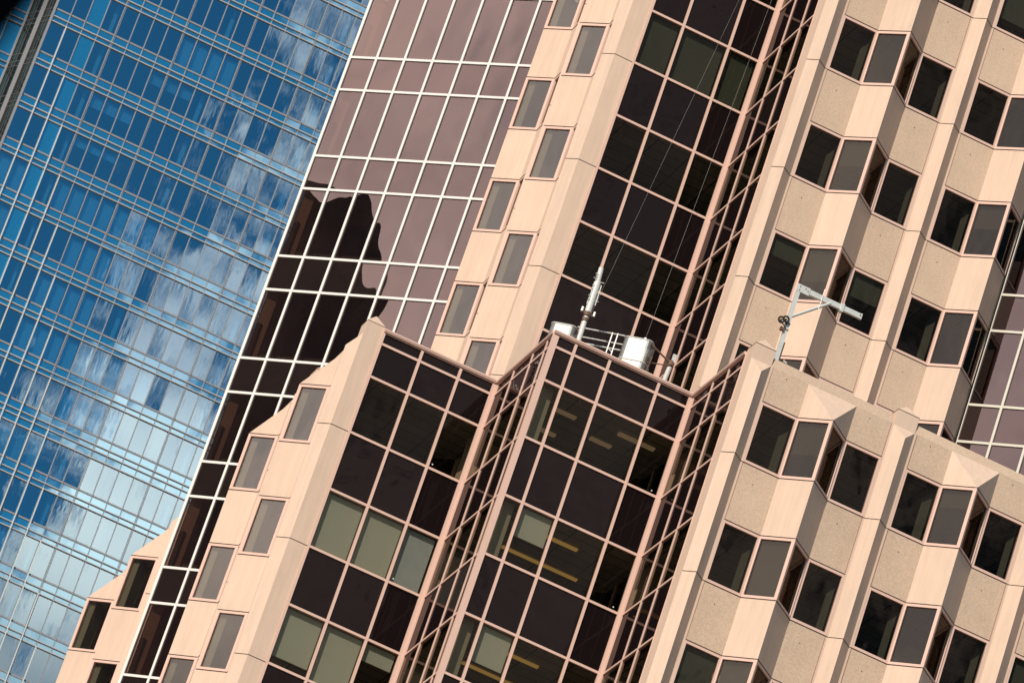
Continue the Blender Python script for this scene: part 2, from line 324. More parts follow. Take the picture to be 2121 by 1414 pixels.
# piers with a chamfered top, cap block and low pyramid
def pier(parent, pts, inw, z_lo, top=None, cap=True, z_hi=None, depth=0.3):
    o = Vector(inw) * depth; m = MB()
    q = [tuple(Vector(pts[-1]) + o), tuple(Vector(pts[0]) + o)]
    if top is None:
        m.prism(list(pts) + q, z_lo, z_hi); return m.build('pier', 'granite', parent)
    z1 = top + 2.70; zt = top + 0.805 * H
    m.prism(list(pts) + q, z_lo, z1)
    ti = max(range(len(pts)), key=lambda i: -(Vector(pts[i]) - Vector(pts[0])).dot(Vector(inw)))
    a, tip, c = pts[ti - 1], pts[ti], pts[ti + 1]
    m.poly([(*a, z1), (*tip, z1), (*a, zt)]); m.poly([(*tip, z1), (*c, z1), (*c, zt)]); m.poly([(*tip, z1), (*c, zt), (*a, zt)])
    m.prism([pts[0], pts[-1]] + q, z1, zt)
    ob = m.build('pier', 'granite', parent)
    if cap:
        iv = Vector(inw); tv = (Vector(c) - Vector(a)).normalized(); wd = (Vector(c) - Vector(a)).length
        A = Vector(a) - iv * 0.004; B = Vector(c) - iv * 0.004
        qq = [tuple(A), tuple(B), tuple(B + iv * wd), tuple(A + iv * wd)]
        zc = top + 3.63
        k = MB().prism(qq, zt, zc).build('pier_cap', 'granite', ob)
        ctr = sum((Vector(p) for p in qq), Vector((0, 0))) / 4; s = 1.03
        qs = [tuple(ctr + (Vector(p) - ctr) * s) for p in qq]
        py = MB(); ap = (ctr.x, ctr.y, zc + 0.36); zz = zc + 0.02
        for i in range(4): py.poly([(*qs[i], zz), (*qs[(i + 1) % 4], zz), ap])
        py.poly([(*p, zz) for p in qs]); py.build('cap_pyramid', 'granite', ob)
        MB().prism([tuple(ctr + (Vector(p) - ctr) * 0.99) for p in qq], zc + 0.0005, zc + 0.0195).build('sealant_joint', 'joint', ob)
    return ob

RW = random.Random(21)
M['partition'] = solid('grey_green_partition', (0.13, 0.125, 0.10), 0.9)
def rows(parent, U, inw, zs, top, blinds={}):
    for lev, z in enumerate(zs):
        hz = z + 0.51 * H; last = (top is not None and abs(z - top) < 0.01)
        jm = MB(); hm = MB()
        for ty, pts in U + [('rib', [])]:
            if ty == 'rib':
                if hm.v: hm.build('head_joint', 'joint', parent); hm = MB()
                if pts: line(jm, pts, z - 0.011, 0.022, 0.004)
            else: line(jm, pts, z - 0.011, 0.022, 0.012); line(hm, pts, hz + 0.011, 0.022, 0.012)
        jm.build('sill_joint', 'joint', parent)
        for k, (ty, pts) in enumerate(U):
            if ty == 'rib': continue
            zt = z + H - 0.022 if not last else z + 0.805 * H
            if ty in ('flat', 'blank'):
                if ty == 'blank': wallpoly(parent, pts, inw, z, zt, 'granite', 'wall_panel'); continue
                rr_ = RW.random()
                bb_ = blinds.get((lev, k)) or ((RW.uniform(0.15, 1.0), 'dblind') if rr_ < 0.22 else None)
                window(parent, pts[0], pts[1], z, hz, 0.055, 0.055, 'dark_glass', bb_)
                if rr_ > 0.45 and inw[1]: MB().prism([(pts[1][0] - 0.28 * rr_, pts[1][1] + 0.5), (pts[1][0] - 0.06, pts[1][1] + 0.3), (pts[1][0] - 0.06, pts[1][1] + 0.5)], z, hz).build('interior_partition', 'partition', parent)
                wallpoly(parent, pts, inw, hz + 0.022, zt, 'rough' if inw[1] else 'granite', 'spandrel_panel')
                if inw[1]:
                    ax_ = pts[0][0] + 0.42 * (pts[1][0] - pts[0][0]); MB().tube((ax_, pts[0][1] - 0.006, z + 0.86 * H - (0.1 * H if last else 0)), (ax_, pts[0][1] + 0.02, z + 0.86 * H - (0.1 * H if last else 0)), 0.017, n=8).build('anchor_hole', 'joint', parent)
            else:
                window(parent, pts[0], pts[1], z, hz, 0.05, 0.10 if inw[1] else 0.04, 'bay_glass' if inw[1] else 'flank_glass', blinds.get((lev, k, 'b')) or ((RW.uniform(0.3, 1.0), 'dblind' if RW.random() < 0.7 else 'partition') if inw[1] and RW.random() < 0.5 else None))
                window(parent, pts[1], pts[2], z, hz, 0.03 if inw[1] else 0.09, 0.06 if inw[1] else 0.09, 'side_glass' if inw[1] else 'flank_glass', blinds.get((lev, k, 'd')))
                if not inw[1]:
                    t_ = Vector(pts[1]); d_ = (Vector(pts[2]) - t_).normalized(); n_ = Vector((-d_.y, d_.x)); b_ = t_ + d_ * 0.10 + n_ * 0.16
                    MB().prism([tuple(b_), tuple(b_ + d_ * 0.22), tuple(b_ + d_ * 0.22 + n_ * 0.5), tuple(b_ + n_ * 0.5)], z + 0.02, hz - 0.02).build('interior_reveal', 'inwall', parent)
                if not last: wallpoly(parent, pts, inw, hz + 0.022, zt, 'granite', 'bay_panel')
                else:
                    a, t, c = pts; m = MB(); z0 = hz + 0.022
                    m.poly([(*a, z0), (*t, z0), (*a, zt)]); m.poly([(*t, z0), (*c, z0), (*c, zt)]); m.poly([(*t, z0), (*c, zt), (*a, zt)])
                    m.poly([(*a, z0), (*t, z0), (*c, z0)]); m.poly([(*a, z0), (*c, z0), (*c, zt), (*a, zt)])
                    m.build('bay_panel', 'granite', parent)
        # vertical sealant lines beside the spandrels
        for k, (ty, pts) in enumerate(U):
            if ty != 'flat': continue
            for s, p in ((0, pts[0]), (1, pts[1])):
                nb = U[k - 1 + 2 * s][0] if 0 <= k - 1 + 2 * s < len(U) else None
                if nb == 'rib':
                    Ls = seglen(*pts); a = 0.0 if s == 0 else Ls - 0.014
                    MB().seg(pts[0], pts[1], a, a + 0.014, hz + 0.03, z + H - 0.03 if not last else z + 0.8 * H, 0.004, 0.05).build('vertical_joint', 'redjoint', parent)
M['redjoint'] = solid('red_brown_sealant', (0.30, 0.10, 0.06), 0.8, 0.0)

def slabs(parent, poly, zs, up=None, core=None):
    for z in zs: MB().prism(poly, z + 0.50 * H + 0.02, z + 0.74 * H).build('floor_slab', 'slab', parent)
def lamps(parent, lst, mt='lamp'):
    for x0, y0, x1, y1, z in lst: MB().box(x0, y0, z - 0.05, x1, y1, z + 0.005).build('ceiling_light', mt, parent)

# ================================================================== LOW WING (in front)
wing = thing('office_wing', 'lower pink concrete office block in front, with dark glass bays and flat roof parapet', 'building')
wz = [W0 - k * H for k in range(4, -1, -1)]          # sills, low -> high
zlo = wz[0] - 0.03
yA = 142.75
UA = [('rib', [(40.42, yA), (40.73, yA - 0.33), (41.06, yA), (41.13, yA)])]
for i in range(3):
    x = 41.13 + 4.755 * i
    UA += [('flat', [(x, yA), (x + 1.17, yA)]), ('bay', [(x + 1.17, yA), (x + 1.955, yA - 0.80), (x + 2.75, yA)]),
           ('flat', [(x + 2.75, yA), (x + 3.92, yA)]), ('rib', ribA(x + 4.335, yA, 0.345))]
xend = UA[-1][1][-1][0]
bl = {(3, 6, 'b'): (0.72, 'dblind'), (1, 6, 'b'): (0.75, 'blind')}
rows(wing, UA, (0, 1), wz, W0, {(2, 6, 'b'): (0.72, 'blind')})
for i, (ty, pts) in enumerate(UA):
    if ty == 'rib': pier(wing, pts, (0, 1), zlo, W0)
MB().prism([(40.416, 143.38), (40.416, yA + 0.001), (40.95, yA + 0.3), (40.95, 143.38)], zlo, W0 + 0.805 * H).build('pier', 'granite', wing)
# sloping parapet band over the sawtooth
for i, (ty, pts) in enumerate(UA):
    if ty == 'rib': continue
z0, z1 = W0 + 0.805 * H, W0 + 0.885 * H
xs = [(41.062, 45.118), (45.812, 49.873), (50.567, xend)]
for a, b in xs:
    m = MB(); m.hexa([(a, yA, z0), (b, yA, z0), (b, yA + 0.09, z1), (a, yA + 0.09, z1)], [(a, yA + 0.5, z0), (b, yA + 0.5, z0), (b, yA + 0.5, z1), (a, yA + 0.5, z1)])
    m.build('parapet', 'rough', wing)
# left flank (sawtooth seen edge-on)
xC = 31.38
UC = [('blank', [(xC, 161.5), (xC, 160.63)]), ('bay', [(xC, 160.63), (xC - 0.75, 159.88), (xC, 159.13)]), ('flat', [(xC, 159.13), (xC, 157.73)]),
      ('rib', ribC(xC, 157.33)), ('flat', [(xC, 156.93), (xC, 155.72)]), ('bay', [(xC, 155.72), (xC - 0.755, 154.965), (xC, 154.21)]),
      ('flat', [(xC, 154.21), (xC, 152.97)]), ('rib', [(xC, 152.97), (xC, 152.90), (xC - 0.32, 152.57), (xC, 152.24)])]
rows(wing, UC, (1, 0), wz, W0)
for ty, pts in UC:
    if ty == 'rib': pier(wing, pts, (1, 0), zlo, W0, cap=(len(pts) == 5))
p = MB().prism([(xC - 0.003, 152.235), (31.955, 152.235), (31.955, 152.85), (xC + 0.001, 152.85)], zlo, W0 + 3.60).build('pier', 'granite', wing)
py = MB(); zz = W0 + 3.62; q = [(xC - 0.01, 152.23), (31.965, 152.23), (31.965, 152.86), (xC - 0.01, 152.86)]
for i in range(4): py.poly([(*q[i], zz), (*q[(i + 1) % 4], zz), (31.66, 152.55, zz + 0.36)])
py.poly([(*c, zz) for c in q]); py.build('cap_pyramid', 'granite', p)
MB().box(xC + 0.003, 152.243, W0 + 3.6005, 31.95, 152.84, W0 + 3.6195).build('sealant_joint', 'joint', p)
for z in wz: jm = MB(); line(jm, [(xC, 152.235), (31.955, 152.235)], z - 0.011, 0.022, 0.004); jm.build('sill_joint', 'joint', wing)
for a, b in ((161.5, 157.67), (156.99, 152.91)):
    m = MB(); m.hexa([(xC, a, z0), (xC, b, z0), (xC + 0.09, b, z1), (xC + 0.09, a, z1)], [(xC + 0.5, a, z0), (xC + 0.5, b, z0), (xC + 0.5, b, z1), (xC + 0.5, a, z1)])
    m.build('parapet', 'granite', wing)
# glazed re-entrant bays
def zts(base, n, top):
    z = []
    for k in range(n, 0, -1): z += [base - k * H, base - k * H + 0.5 * H]
    z += [base, base + 0.495 * H]
    if top: z += [base + 0.785 * H, base + 0.885 * H]
    return z
WZ = zts(W0, 4, True)
def wp(i, j):
    return ('vision_pane', 'dark_glass') if (j % 2 == 0 and j < 9) else ('spandrel_pane', 'spandrel_glass')
c1 = curtain(wing, (31.958, 152.24), (35.81, 152.24), [1.32, 2.62], WZ, wp, coping=0.10, endw=(0.07, 0.16))
c1c = curtain(wing, (35.81, 152.19), (35.81, 147.47), [1.42, 3.02, 4.22], WZ, wp, coping=0.10, endw=(0.06, 0.03), wid=0.07, out_=0.022, tw=0.07)
c2 = curtain(wing, (35.765, 147.42), (40.40, 147.42), [0.76, 1.88, 3.52], WZ, wp, coping=0.10, endw=(0.19, 0.12))
c2c = curtain(wing, (40.42, 147.37), (40.42, 143.38), [1.55, 2.77], WZ, wp, coping=0.10, endw=(0.06, 0.02), wid=0.07, out_=0.022, tw=0.07)
for a_, k_ in ((2.78, 1), (2.76, 0)):
    zz = W0 - k_ * H + 0.16; MB().tube((31.958 + a_, 152.235, zz), (31.958 + a_, 152.25, zz), 0.024, n=12).build('round_sticker', 'whitepaint', wing)
for k_ in (0, 1, 2):
    zz = W0 - k_ * H + 0.14; MB().tube((40.10, 147.415, zz), (40.10, 147.43, zz), 0.022, n=12).build('round_sticker', 'whitepaint', wing)
# blinds
def B1(k, a, b, frac, mt='blind', p0=(31.958, 152.24), p1=(35.81, 152.24)):
    z = W0 - k * H; h = 0.5 * H - 0.1; zt_ = z + 0.5 * H - 0.05
    blindbox(wing, p0, p1, a, b, zt_ - h * frac, zt_, mt)
B1(1, 0.08, 1.27, 1.0); B1(1, 1.37, 2.57, 1.0); B1(1, 2.67, 3.65, 1.0, 'shade')
B1(2, 0.08, 1.27, 0.84); B1(2, 1.37, 2.57, 1.0); B1(2, 2.67, 3.65, 0.30)
q0, q1 = (35.765, 147.42), (40.40, 147.42)
for k in (0, 1, 2): MB().box(35.98 + 0.12, 147.75, W0 - k * H, 36.42, 148.1, W0 - k * H + 0.5 * H).build('interior_column', 'inwall', wing)
B1(1, 0.82, 1.82, 0.5, 'blind', q0, q1); B1(2, 0.82, 1.82, 0.62, 'blind', q0, q1)
foot = [(31.75, 161.3), (31.75, 152.5), (36.05, 152.5), (36.05, 147.7), (40.7, 147.7), (40.7, 143.2), (xend - 0.2, 143.2), (xend - 0.2, 156), (39, 156), (36, 161.3)]
slabs(wing, foot, wz)
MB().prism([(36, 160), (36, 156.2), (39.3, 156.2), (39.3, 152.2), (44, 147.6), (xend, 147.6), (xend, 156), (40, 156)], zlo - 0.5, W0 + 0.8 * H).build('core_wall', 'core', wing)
MB().prism([(31.7, 161.3), (31.7, 152.5), (36.05, 152.5), (36.05, 147.7), (40.75, 147.7), (40.75, 143.2), (xend, 143.2), (xend, 156), (36, 161.3)], W0 + 0.76 * H, W0 + 0.80 * H).build('flat_roof', 'roof', wing)
MB().prism([(31.5, 161.4), (31.5, 152.4), (35.95, 152.4), (35.95, 147.6), (40.6, 147.6), (40.6, 142.9), (xend, 142.9), (xend, 156), (36, 161.4)], 0, zlo - 0.05).build('lower_storeys', 'granite', wing)
for k in (1, 2, 3):
    z = W0 - k * H + 0.5 * H
    lamps(wing, [(37.0, 148.75, 38.9, 148.9, z), (37.2, 150.75, 39.7, 150.88, z)])
z = W0 + 0.5 * H
lamps(wing, [(36.9, 148.8, 37.6, 149.0, z), (36.8, 150.5, 37.6, 150.7, z), (38.4, 149.6, 39.1, 149.8, z), (38.9, 148.5, 40.1, 148.7, z)], 'lampdim')
for k in (2, 3):
    z = W0 - k * H + 0.5 * H
    lamps(wing, [(41.5, 144.0, 43.3, 144.25, z), (44.2, 144.0, 45.0, 144.25, z), (41.4, 145.9, 43.0, 146.1, z), (47.2, 145.6, 48.3, 145.8, z)])

# ================================================================== TALL TOWER (behind)
tower = thing('office_tower', 'tall pink concrete tower behind the low block, sawtooth bays and bronze glass corners', 'building')
tz = [T0 - k * H for k in range(5, -3, -1)]
tlo = tz[0] - 0.03; thi = tz[-1] + H - 0.03
yT = 148.19
UT = [('rib', [(40.69, yT), (41.0, yT - 0.30), (41.34, yT), (41.41, yT)]), ('flat', [(41.41, yT), (42.58, yT)]), ('bay', [(42.58, yT), (43.35, yT - 0.81), (44.15, yT)]),
      ('flat', [(44.15, yT), (45.31, yT)]), ('rib', [(45.31, yT), (45.38, yT), (45.71, yT - 0.33), (46.05, yT), (46.12, yT)]),
      ('flat', [(46.12, yT), (47.29, yT)]), ('bay', [(47.29, yT), (48.06, yT - 0.81), (48.84, yT)])]
rows(tower, UT, (0, 1), tz, None, {(6, 5): None})
for ty, pts in UT:
    if ty == 'rib': pier(tower, pts, (0, 1), tlo, None, z_hi=thi)
MB().prism([(40.686, 148.93), (40.686, yT + 0.001), (41.2, yT + 0.3), (41.2, 148.93)], tlo, thi).build('pier', 'granite', tower)
xT = 36.09
UTC = [('bay', [(xT, 161.42), (xT - 0.745, 160.675), (xT, 159.93)]), ('flat', [(xT, 159.93), (xT, 158.41)]), ('rib', ribC(xT, 158.01)),
       ('flat', [(xT, 157.61), (xT, 156.62)]), ('bay', [(xT, 156.62), (xT - 0.755, 155.865), (xT, 155.11)]), ('flat', [(xT, 155.11), (xT, 153.82)]),
       ('rib', [(xT, 153.82), (xT, 153.75), (xT - 0.32, 153.43), (xT, 153.10)])]
rows(tower, UTC, (1, 0), tz, None)
for ty, pts in UTC:
    if ty == 'rib': pier(tower, pts, (1, 0), tlo, None, z_hi=thi)
MB().prism([(xT - 0.003, 153.095), (36.70, 153.095), (36.70, 153.7), (xT + 0.001, 153.7)], tlo, thi).build('pier', 'granite', tower)
for z in tz: jm = MB(); line(jm, [(xT, 153.095), (36.70, 153.095)], z - 0.011, 0.022, 0.004); jm.build('sill_joint', 'joint', tower)
TZ = zts(T0 + 3 * H, 8, False)[:-1]
tp = lambda i, j: ('vision_pane', 'dark_glass') if j % 2 == 0 else ('spandrel_pane', 'spandrel_glass')
t1 = curtain(tower, (36.703, 153.10), (40.68, 153.10), [1.19, 2.80], TZ, tp, endw=(0.07, 0.14))
t1c = curtain(tower, (40.69, 153.05), (40.69, 148.93), [1.48, 3.02], TZ, tp, endw=(0.06, 0.02), wid=0.07, out_=0.022, tw=0.07)
for k, a, b, fr_ in ((0, 0.1, 1.12, 1), (0, 1.26, 2.72, 1), (0, 2.9, 3.8, 1), (-2, 0.1, 1.12, .9), (-2, 1.26, 2.72, 1)):
    z = T0 - k * H
    blindbox(tower, (36.703, 153.10), (40.68, 153.10), a, b, z + 0.05 + (1 - fr_) * 1.8, z + 0.5 * H - 0.05, 'dblind')
# bronze glass walls with white grid
BZ = []
for k in range(5, -3, -1): BZ += [T0 - k * H + (0.47 - 1) * H + 0.0, T0 - k * H - 0.20 * H]
bp_ = lambda i, j: ('bronze_pane', 'bronze') if j % 2 == 1 else ('bronze_spandrel_pane', 'bronze_sp')
s2 = math.sqrt(2)
BL0, BL1 = (30.76, 166.84), (36.2, 161.40)
b1 = curtain(tower, BL0, BL1, [1.07 * i for i in range(1, 8)], BZ[:-1], bp_, 'bronze_wall', 'white', wid=0.085, out_=0.035, endw=(0.10, 0.05), tw=0.085)
BR0, BR1 = (48.86, 148.09), (53.6, 143.35)
b2 = curtain(tower, BR0, BR1, [1.125 * i for i in range(1, 6)], [z_ + 0.03 * H for z_ in BZ[2:-1]], bp_, 'bronze_wall', 'ivory', wid=0.08, out_=0.035, endw=(0.03, 0.05), tw=0.08)
for w_, p0, p1 in ((b1, BL0, BL1), (b2, BR0, BR1)):
    Ls = seglen(p0, p1); m = MB(); 
    for z in tz: m.seg(p0, p1, 0.1, Ls - 0.1, z - 0.53 * H + 0.22 * H * 1.0, z - 0.53 * H + 0.22 * H + 0.05, -0.25, 0.30)
    m.build('handrail', 'inwall', w_)
m = MB()
for z in tz: m.seg(BL0, BL1, 4.75, 5.15, z - 0.5 * H, z - 0.5 * H + 0.58 * H, -0.4, 0.8); m.seg(BL0, BL1, 0.14, 0.30, z - 0.5 * H, z - 0.5 * H + 0.66 * H, -0.1, 1.2)
M['dimwall'] = solid('dim_brown_wall', (0.24, 0.20, 0.17), 0.9)
m.build('interior_column', 'dimwall', tower)
tfoot = [(31.2, 166.95), (36.4, 161.75), (36.4, 153.4), (41.0, 153.4), (41.0, 148.5), (48.95, 148.5), (53.6, 143.8), (64, 154), (64, 200), (52, 187.6)]
for z in tz: MB().prism(tfoot, z + 0.52 * H, z + 0.9 * H).build('floor_slab', 'slab', tower)
tcore = [(33.0, 168.2), (39.5, 161.7), (39.5, 157.5), (44.0, 157.0), (44.5, 152.5), (50.5, 152.5), (55.8, 147.2), (63, 154), (63, 198), (52, 187)]
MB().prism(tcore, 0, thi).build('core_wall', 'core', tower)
MB().prism([(30.9, 166.9), (36.25, 161.55), (36.25, 153.25), (40.85, 153.25), (40.85, 148.35), (48.85, 148.35), (53.6, 143.6), (64.3, 154), (64.3, 200.5), (52, 188)], 0, tlo - 0.6).build('lower_storeys', 'granite', tower)
MB().prism([(30.95, 166.95), (52, 188), (52, 187.4), (31.3, 166.75)], 0, thi).build('rear_wall', 'granite', tower)

# ================================================================== REAR LOW WING (far left, beyond the bronze wall)
rear = thing('rear_office_wing', 'low pink concrete block stepping out behind the white-framed bronze wall, lower left corner', 'building')
xR = 31.58
rz = [W0 - k * H for k in range(3, -1, -1)]
UR = [('blank', [(xR, 179.4), (xR, 178.72)]), ('bay', [(xR, 178.72), (xR - 0.775, 177.945), (xR, 177.17)]), ('flat', [(xR, 177.17), (xR, 175.75)]), ('rib', ribC(xR, 175.35)),
      ('flat', [(xR, 174.95), (xR, 173.68)]), ('bay', [(xR, 173.68), (xR - 0.765, 172.915), (xR, 172.15)]), ('flat', [(xR, 172.15), (xR, 170.9)]), ('rib', ribC(xR, 170.5)), ('blank', [(xR, 170.1), (xR, 168.6)])]
rows(rear, UR, (1, 0), rz, W0)
for ty, pts in UR:
    if ty == 'rib': pier(rear, pts, (1, 0), rz[0] - 0.03, W0, cap=False)
m = MB(); m.hexa([(xR, 179.4, z0), (xR, 168.6, z0), (xR + 0.09, 168.6, z1), (xR + 0.09, 179.4, z1)], [(xR + 0.5, 179.4, z0), (xR + 0.5, 168.6, z0), (xR + 0.5, 168.6, z1), (xR + 0.5, 179.4, z1)])
m.build('parapet', 'granite', rear)
rf = [(xR + 0.25, 168.8), (xR + 0.25, 179.3), (43, 179.3)]
for z in rz: MB().prism(rf[::-1], z + 0.52 * H, z + 0.9 * H).build('floor_slab', 'slab', rear)
MB().prism([(34, 171.2), (42, 179.2), (34, 179.2)], 0, W0 + 0.8 * H).build('core_wall', 'core', rear)
MB().prism([(xR + 0.1, 168.7), (43, 179.4), (xR + 0.1, 179.4)], 0, rz[0] - 0.1).build('lower_storeys', 'granite', rear)
MB().prism([(xR + 0.3, 168.9), (42.5, 179.3), (xR + 0.3, 179.3)], W0 + 0.76 * H, W0 + 0.8 * H).build('flat_roof', 'roof', rear)

# ================================================================== BLUE GLASS TOWER (far left)
blue = thing('glass_tower', 'tall blue mirror glass high-rise with thin grey grid reflecting clouds', 'building')
YB = 330.0; HB = 3.29; mw = 1.0425; X00 = 41.56
def zw(k): return 166.9 + EYE - k * HB - (0.54 if k > 8 else 0)      # lower white transom of row k (top of the vision pane below it)
NC = 22
KS = list(range(-4, 15))
grid = MB(); greys = MB(); tr_ = MB()
xs_ = [X00] + [42.64 + mw * i for i in range(NC)]
ztop, zbot = zw(-4) + 1.2, zw(14) - 2.5
for x in xs_[1:]: grid.box(x - 0.024, YB - 0.09, zbot, x + 0.024, YB + 0.05, ztop)
for x in xs_[4::4]: grid.box(x + 0.075, YB - 0.085, zbot, x + 0.10, YB + 0.05, ztop)
for k in KS:
    z = zw(k)
    tr_.box(X00, YB - 0.12, z - 0.028, xs_[-1], YB + 0.05, z + 0.028)
    tr_.box(X00, YB - 0.12, z + 0.352, xs_[-1], YB + 0.05, z + 0.408)
    greys.box(X00, YB - 0.05, z + 0.90, xs_[-1], YB + 0.05, z + 1.01)
    if k == 8: tr_.box(X00, YB - 0.12, z - 0.575, xs_[-1], YB + 0.05, z - 0.505)
mg = grid.build('mullion_grid', 'steel', blue); greys.build('transom_grid', 'fingrey', blue); tr_.build('transom_grid', 'transom', blue)
def bpane(x0, x1, z0, z1, name, mt, parent=blue):
    ty, tx = random.gauss(0, 0.0022), random.gauss(0, 0.0016)
    h, w2 = (z1 - z0) / 2, (x1 - x0) / 2
    if mt == 'blue_sp': tx *= .4; ty *= .4
    f = lambda x, z: (x, YB + (x - (x0 + x1) / 2) * ty + (z - (z0 + z1) / 2) * tx, z)
    return [f(x0, z0), f(x1, z0), f(x1, z1), f(x0, z1)]
cols = [(a, b) for a, b in zip(xs_[:-1], xs_[1:])]
rest = MB(); sp = MB(); sp_n = 0; vis_n = 0
OPQ = {2: 1, 9: 0, 16: 0}
blinds_b = {}
rb = random.Random(5)
for k in KS:
    zt_ = zw(k) - 0.0 - (0.54 if k == 8 else 0); zb_ = zw(k + 1) + 1.0
    for n, (a, b) in enumerate(cols):
        vis = (n < 21 and -3 <= k <= 12)
        inframe = (42.4 - 0.0 * k) < b
        d = bpane(a + 0.02, b - 0.02, zb_, zt_, 'vision_pane', 'blue')
        opq = (n == 2)
        if opq: MB().poly(d).build('vision_pane', 'blue_sp', blue, fix=False)
        elif 0 <= k <= 11 and n < 13 and vis_n < 84: MB().poly(d).build('vision_pane', 'blue', blue, fix=False); vis_n += 1
        else: rest.poly(d)
        # spandrel strips
        sp.poly(bpane(a + 0.02, b - 0.02, zw(k) + 0.41, zw(k) + 0.92, '', 'blue_sp')); sp.poly(bpane(a + 0.02, b - 0.02, zw(k) + 0.02, zw(k) + 0.36, '', 'blue_sp'))
        if k == 8: sp.poly(bpane(a + 0.02, b - 0.02, zw(k) - 0.54, zw(k) - 0.02, '', 'blue_sp'))
rest.build('vision_pane', 'blue', blue, kind='stuff', fix=False)
sp.build('spandrel_pane', 'blue_sp', blue, kind='stuff', fix=False)
def bb(k, n, frac=1.0, mt='shade', inset=0.14):
    a, b = cols[n]; zt_ = zw(k) - (0.54 if k == 8 else 0) - 0.22; zb_ = zw(k + 1) + 1.05
    MB().box(a + inset, YB + 0.25, zt_ - (zt_ - zb_) * frac, b - 0.06, YB + 0.27, zt_).build('curtain' if mt == 'curtain' else 'blind', mt, blue)
for n in (4, 5, 6): bb(1, n, 0.40); bb(2, n, 0.26)
for n in (8, 9, 10, 11): bb(-1, n, 1.0)
for n in (7, 8, 9): bb(0, n, 0.36, 'curtain')
for n in (4, 5, 6, 7, 8, 9, 10): bb(3, n)
for n in (0, 1): bb(3, n); bb(4, n)
for n in (6, 7, 8, 9): bb(4, n)
for n in (5, 6, 7, 8): bb(5, n)
for n in (5, 6, 7, 8): bb(6, n)
for n in (9, 10, 11, 12, 13): bb(6, n, 1, 'curtain')
for n in range(1, 9): bb(8, n, 1, 'curtain')
for n in (9, 10, 11, 12): bb(7, n)
for n in (3, 4): bb(9, n)
for n in (6, 7, 8): bb(10, n)
ic = MB()
for n in (3, 10, 17): ic.box(cols[n][1] - 0.42, YB + 0.5, zbot, cols[n][1] - 0.16, YB + 0.8, ztop)
ic.build('interior_column', 'bluecol', blue)
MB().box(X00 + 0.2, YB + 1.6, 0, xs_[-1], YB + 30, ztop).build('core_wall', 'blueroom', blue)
m = MB()
for k in KS: m.box(X00 + 0.1, YB + 0.12, zw(k) + 0.1, xs_[-1], YB + 1.6, zw(k) + 0.9)
m.build('floor_slab', 'blueroom', blue)
MB().box(X00 + 0.1, YB + 0.06, 0, xs_[-1], YB + 1.6, zbot - 0.2).build('lower_storeys', 'blueroom', blue)
# sunlight past a shadow edge, put in as pale strips, starting one row lower on each mullion to the right
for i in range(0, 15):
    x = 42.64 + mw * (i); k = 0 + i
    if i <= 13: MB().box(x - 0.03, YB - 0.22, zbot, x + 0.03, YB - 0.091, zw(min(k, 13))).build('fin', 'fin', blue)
# corner pilasters and the set-back left face
Bp = Vector((X00, YB)); dC = Vector((-0.45, 0.893)); Ap = Bp + dC * 1.27; Cp = Bp + dC * 2.75
MB().box(Bp.x - 0.11, YB - 0.16, zbot, Bp.x + 0.03, YB + 0.06, ztop).build('pilaster', 'fingrey', blue)
MB().prism([(Ap.x - 0.16, Ap.y - 0.25), (Ap.x + 0.09, Ap.y - 0.25), (Ap.x + 0.09, Ap.y), (Ap.x - 0.16, Ap.y)], zbot, ztop).build('pilaster', 'fingrey', blue)
MB().box(Cp.x - 0.1, Cp.y - 0.14, zbot, Cp.x + 0.02, Cp.y + 0.05, ztop).build('pilaster', 'fingrey', blue)
M['darksteel'] = solid('dark_grey_steel', (0.07, 0.065, 0.065), 0.6)
sg = MB(); ss = MB()
pL = (Cp.x - 0.02, Cp.y); pM = (Bp.x - 0.1, Bp.y + 0.1)
Ls = seglen(pL, pM)
for k in KS:
    z = zw(k)
    for zz_ in (z, z + 0.38, z + 0.95): ss.seg(pL, pM, 0.02, Ls - 0.02, zz_ - 0.03, zz_ + 0.03, 0.03, 0.03)
MB().seg(pL, pM, 0, Ls, zbot, ztop, 0.0, 0.3).build('return_wall', 'returnglass', blue) if False else None
M['returnglass'] = opaque_glass('dark_return_glass', (0.012, 0.016, 0.016), 0.03, (0.7, 0.9, 0.9))
MB().seg(pL, pM, 0, Ls, zbot, ztop, 0.0, 0.3).build('return_wall', 'returnglass', blue)
for a in (0.55, 0.8, 1.75, 2.1, 2.35): ss.seg(pL, pM, a, a + 0.05, zbot, ztop, 0.03, 0.0)
ss.build('return_mullion', 'darksteel', blue)
lx = [Cp.x - 0.05 - mw * i for i in range(0, 8)]
lg = MB(); lp = MB()
for x in lx: lg.box(x - 0.03, Cp.y - 0.09, zbot, x + 0.03, Cp.y + 0.05, ztop)
for k in KS:
    z = zw(k)
    for zz_ in (z, z + 0.38): lg.box(lx[-1], Cp.y - 0.12, zz_ - 0.035, lx[0], Cp.y + 0.05, zz_ + 0.035)
    lg.box(lx[-1], Cp.y - 0.05, z + 0.9, lx[0], Cp.y + 0.05, z + 1.0)
lg.build('mullion_grid', 'steel', blue)
MB().box(lx[-1], Cp.y, zbot, lx[0], Cp.y + 0.3, ztop).build('left_glass', 'blue_sp', blue)
MB().box(lx[-1], Cp.y + 0.2, 0, X00 + 0.1, YB + 30, zbot + 0.5).build('lower_storeys', 'blueroom', blue)

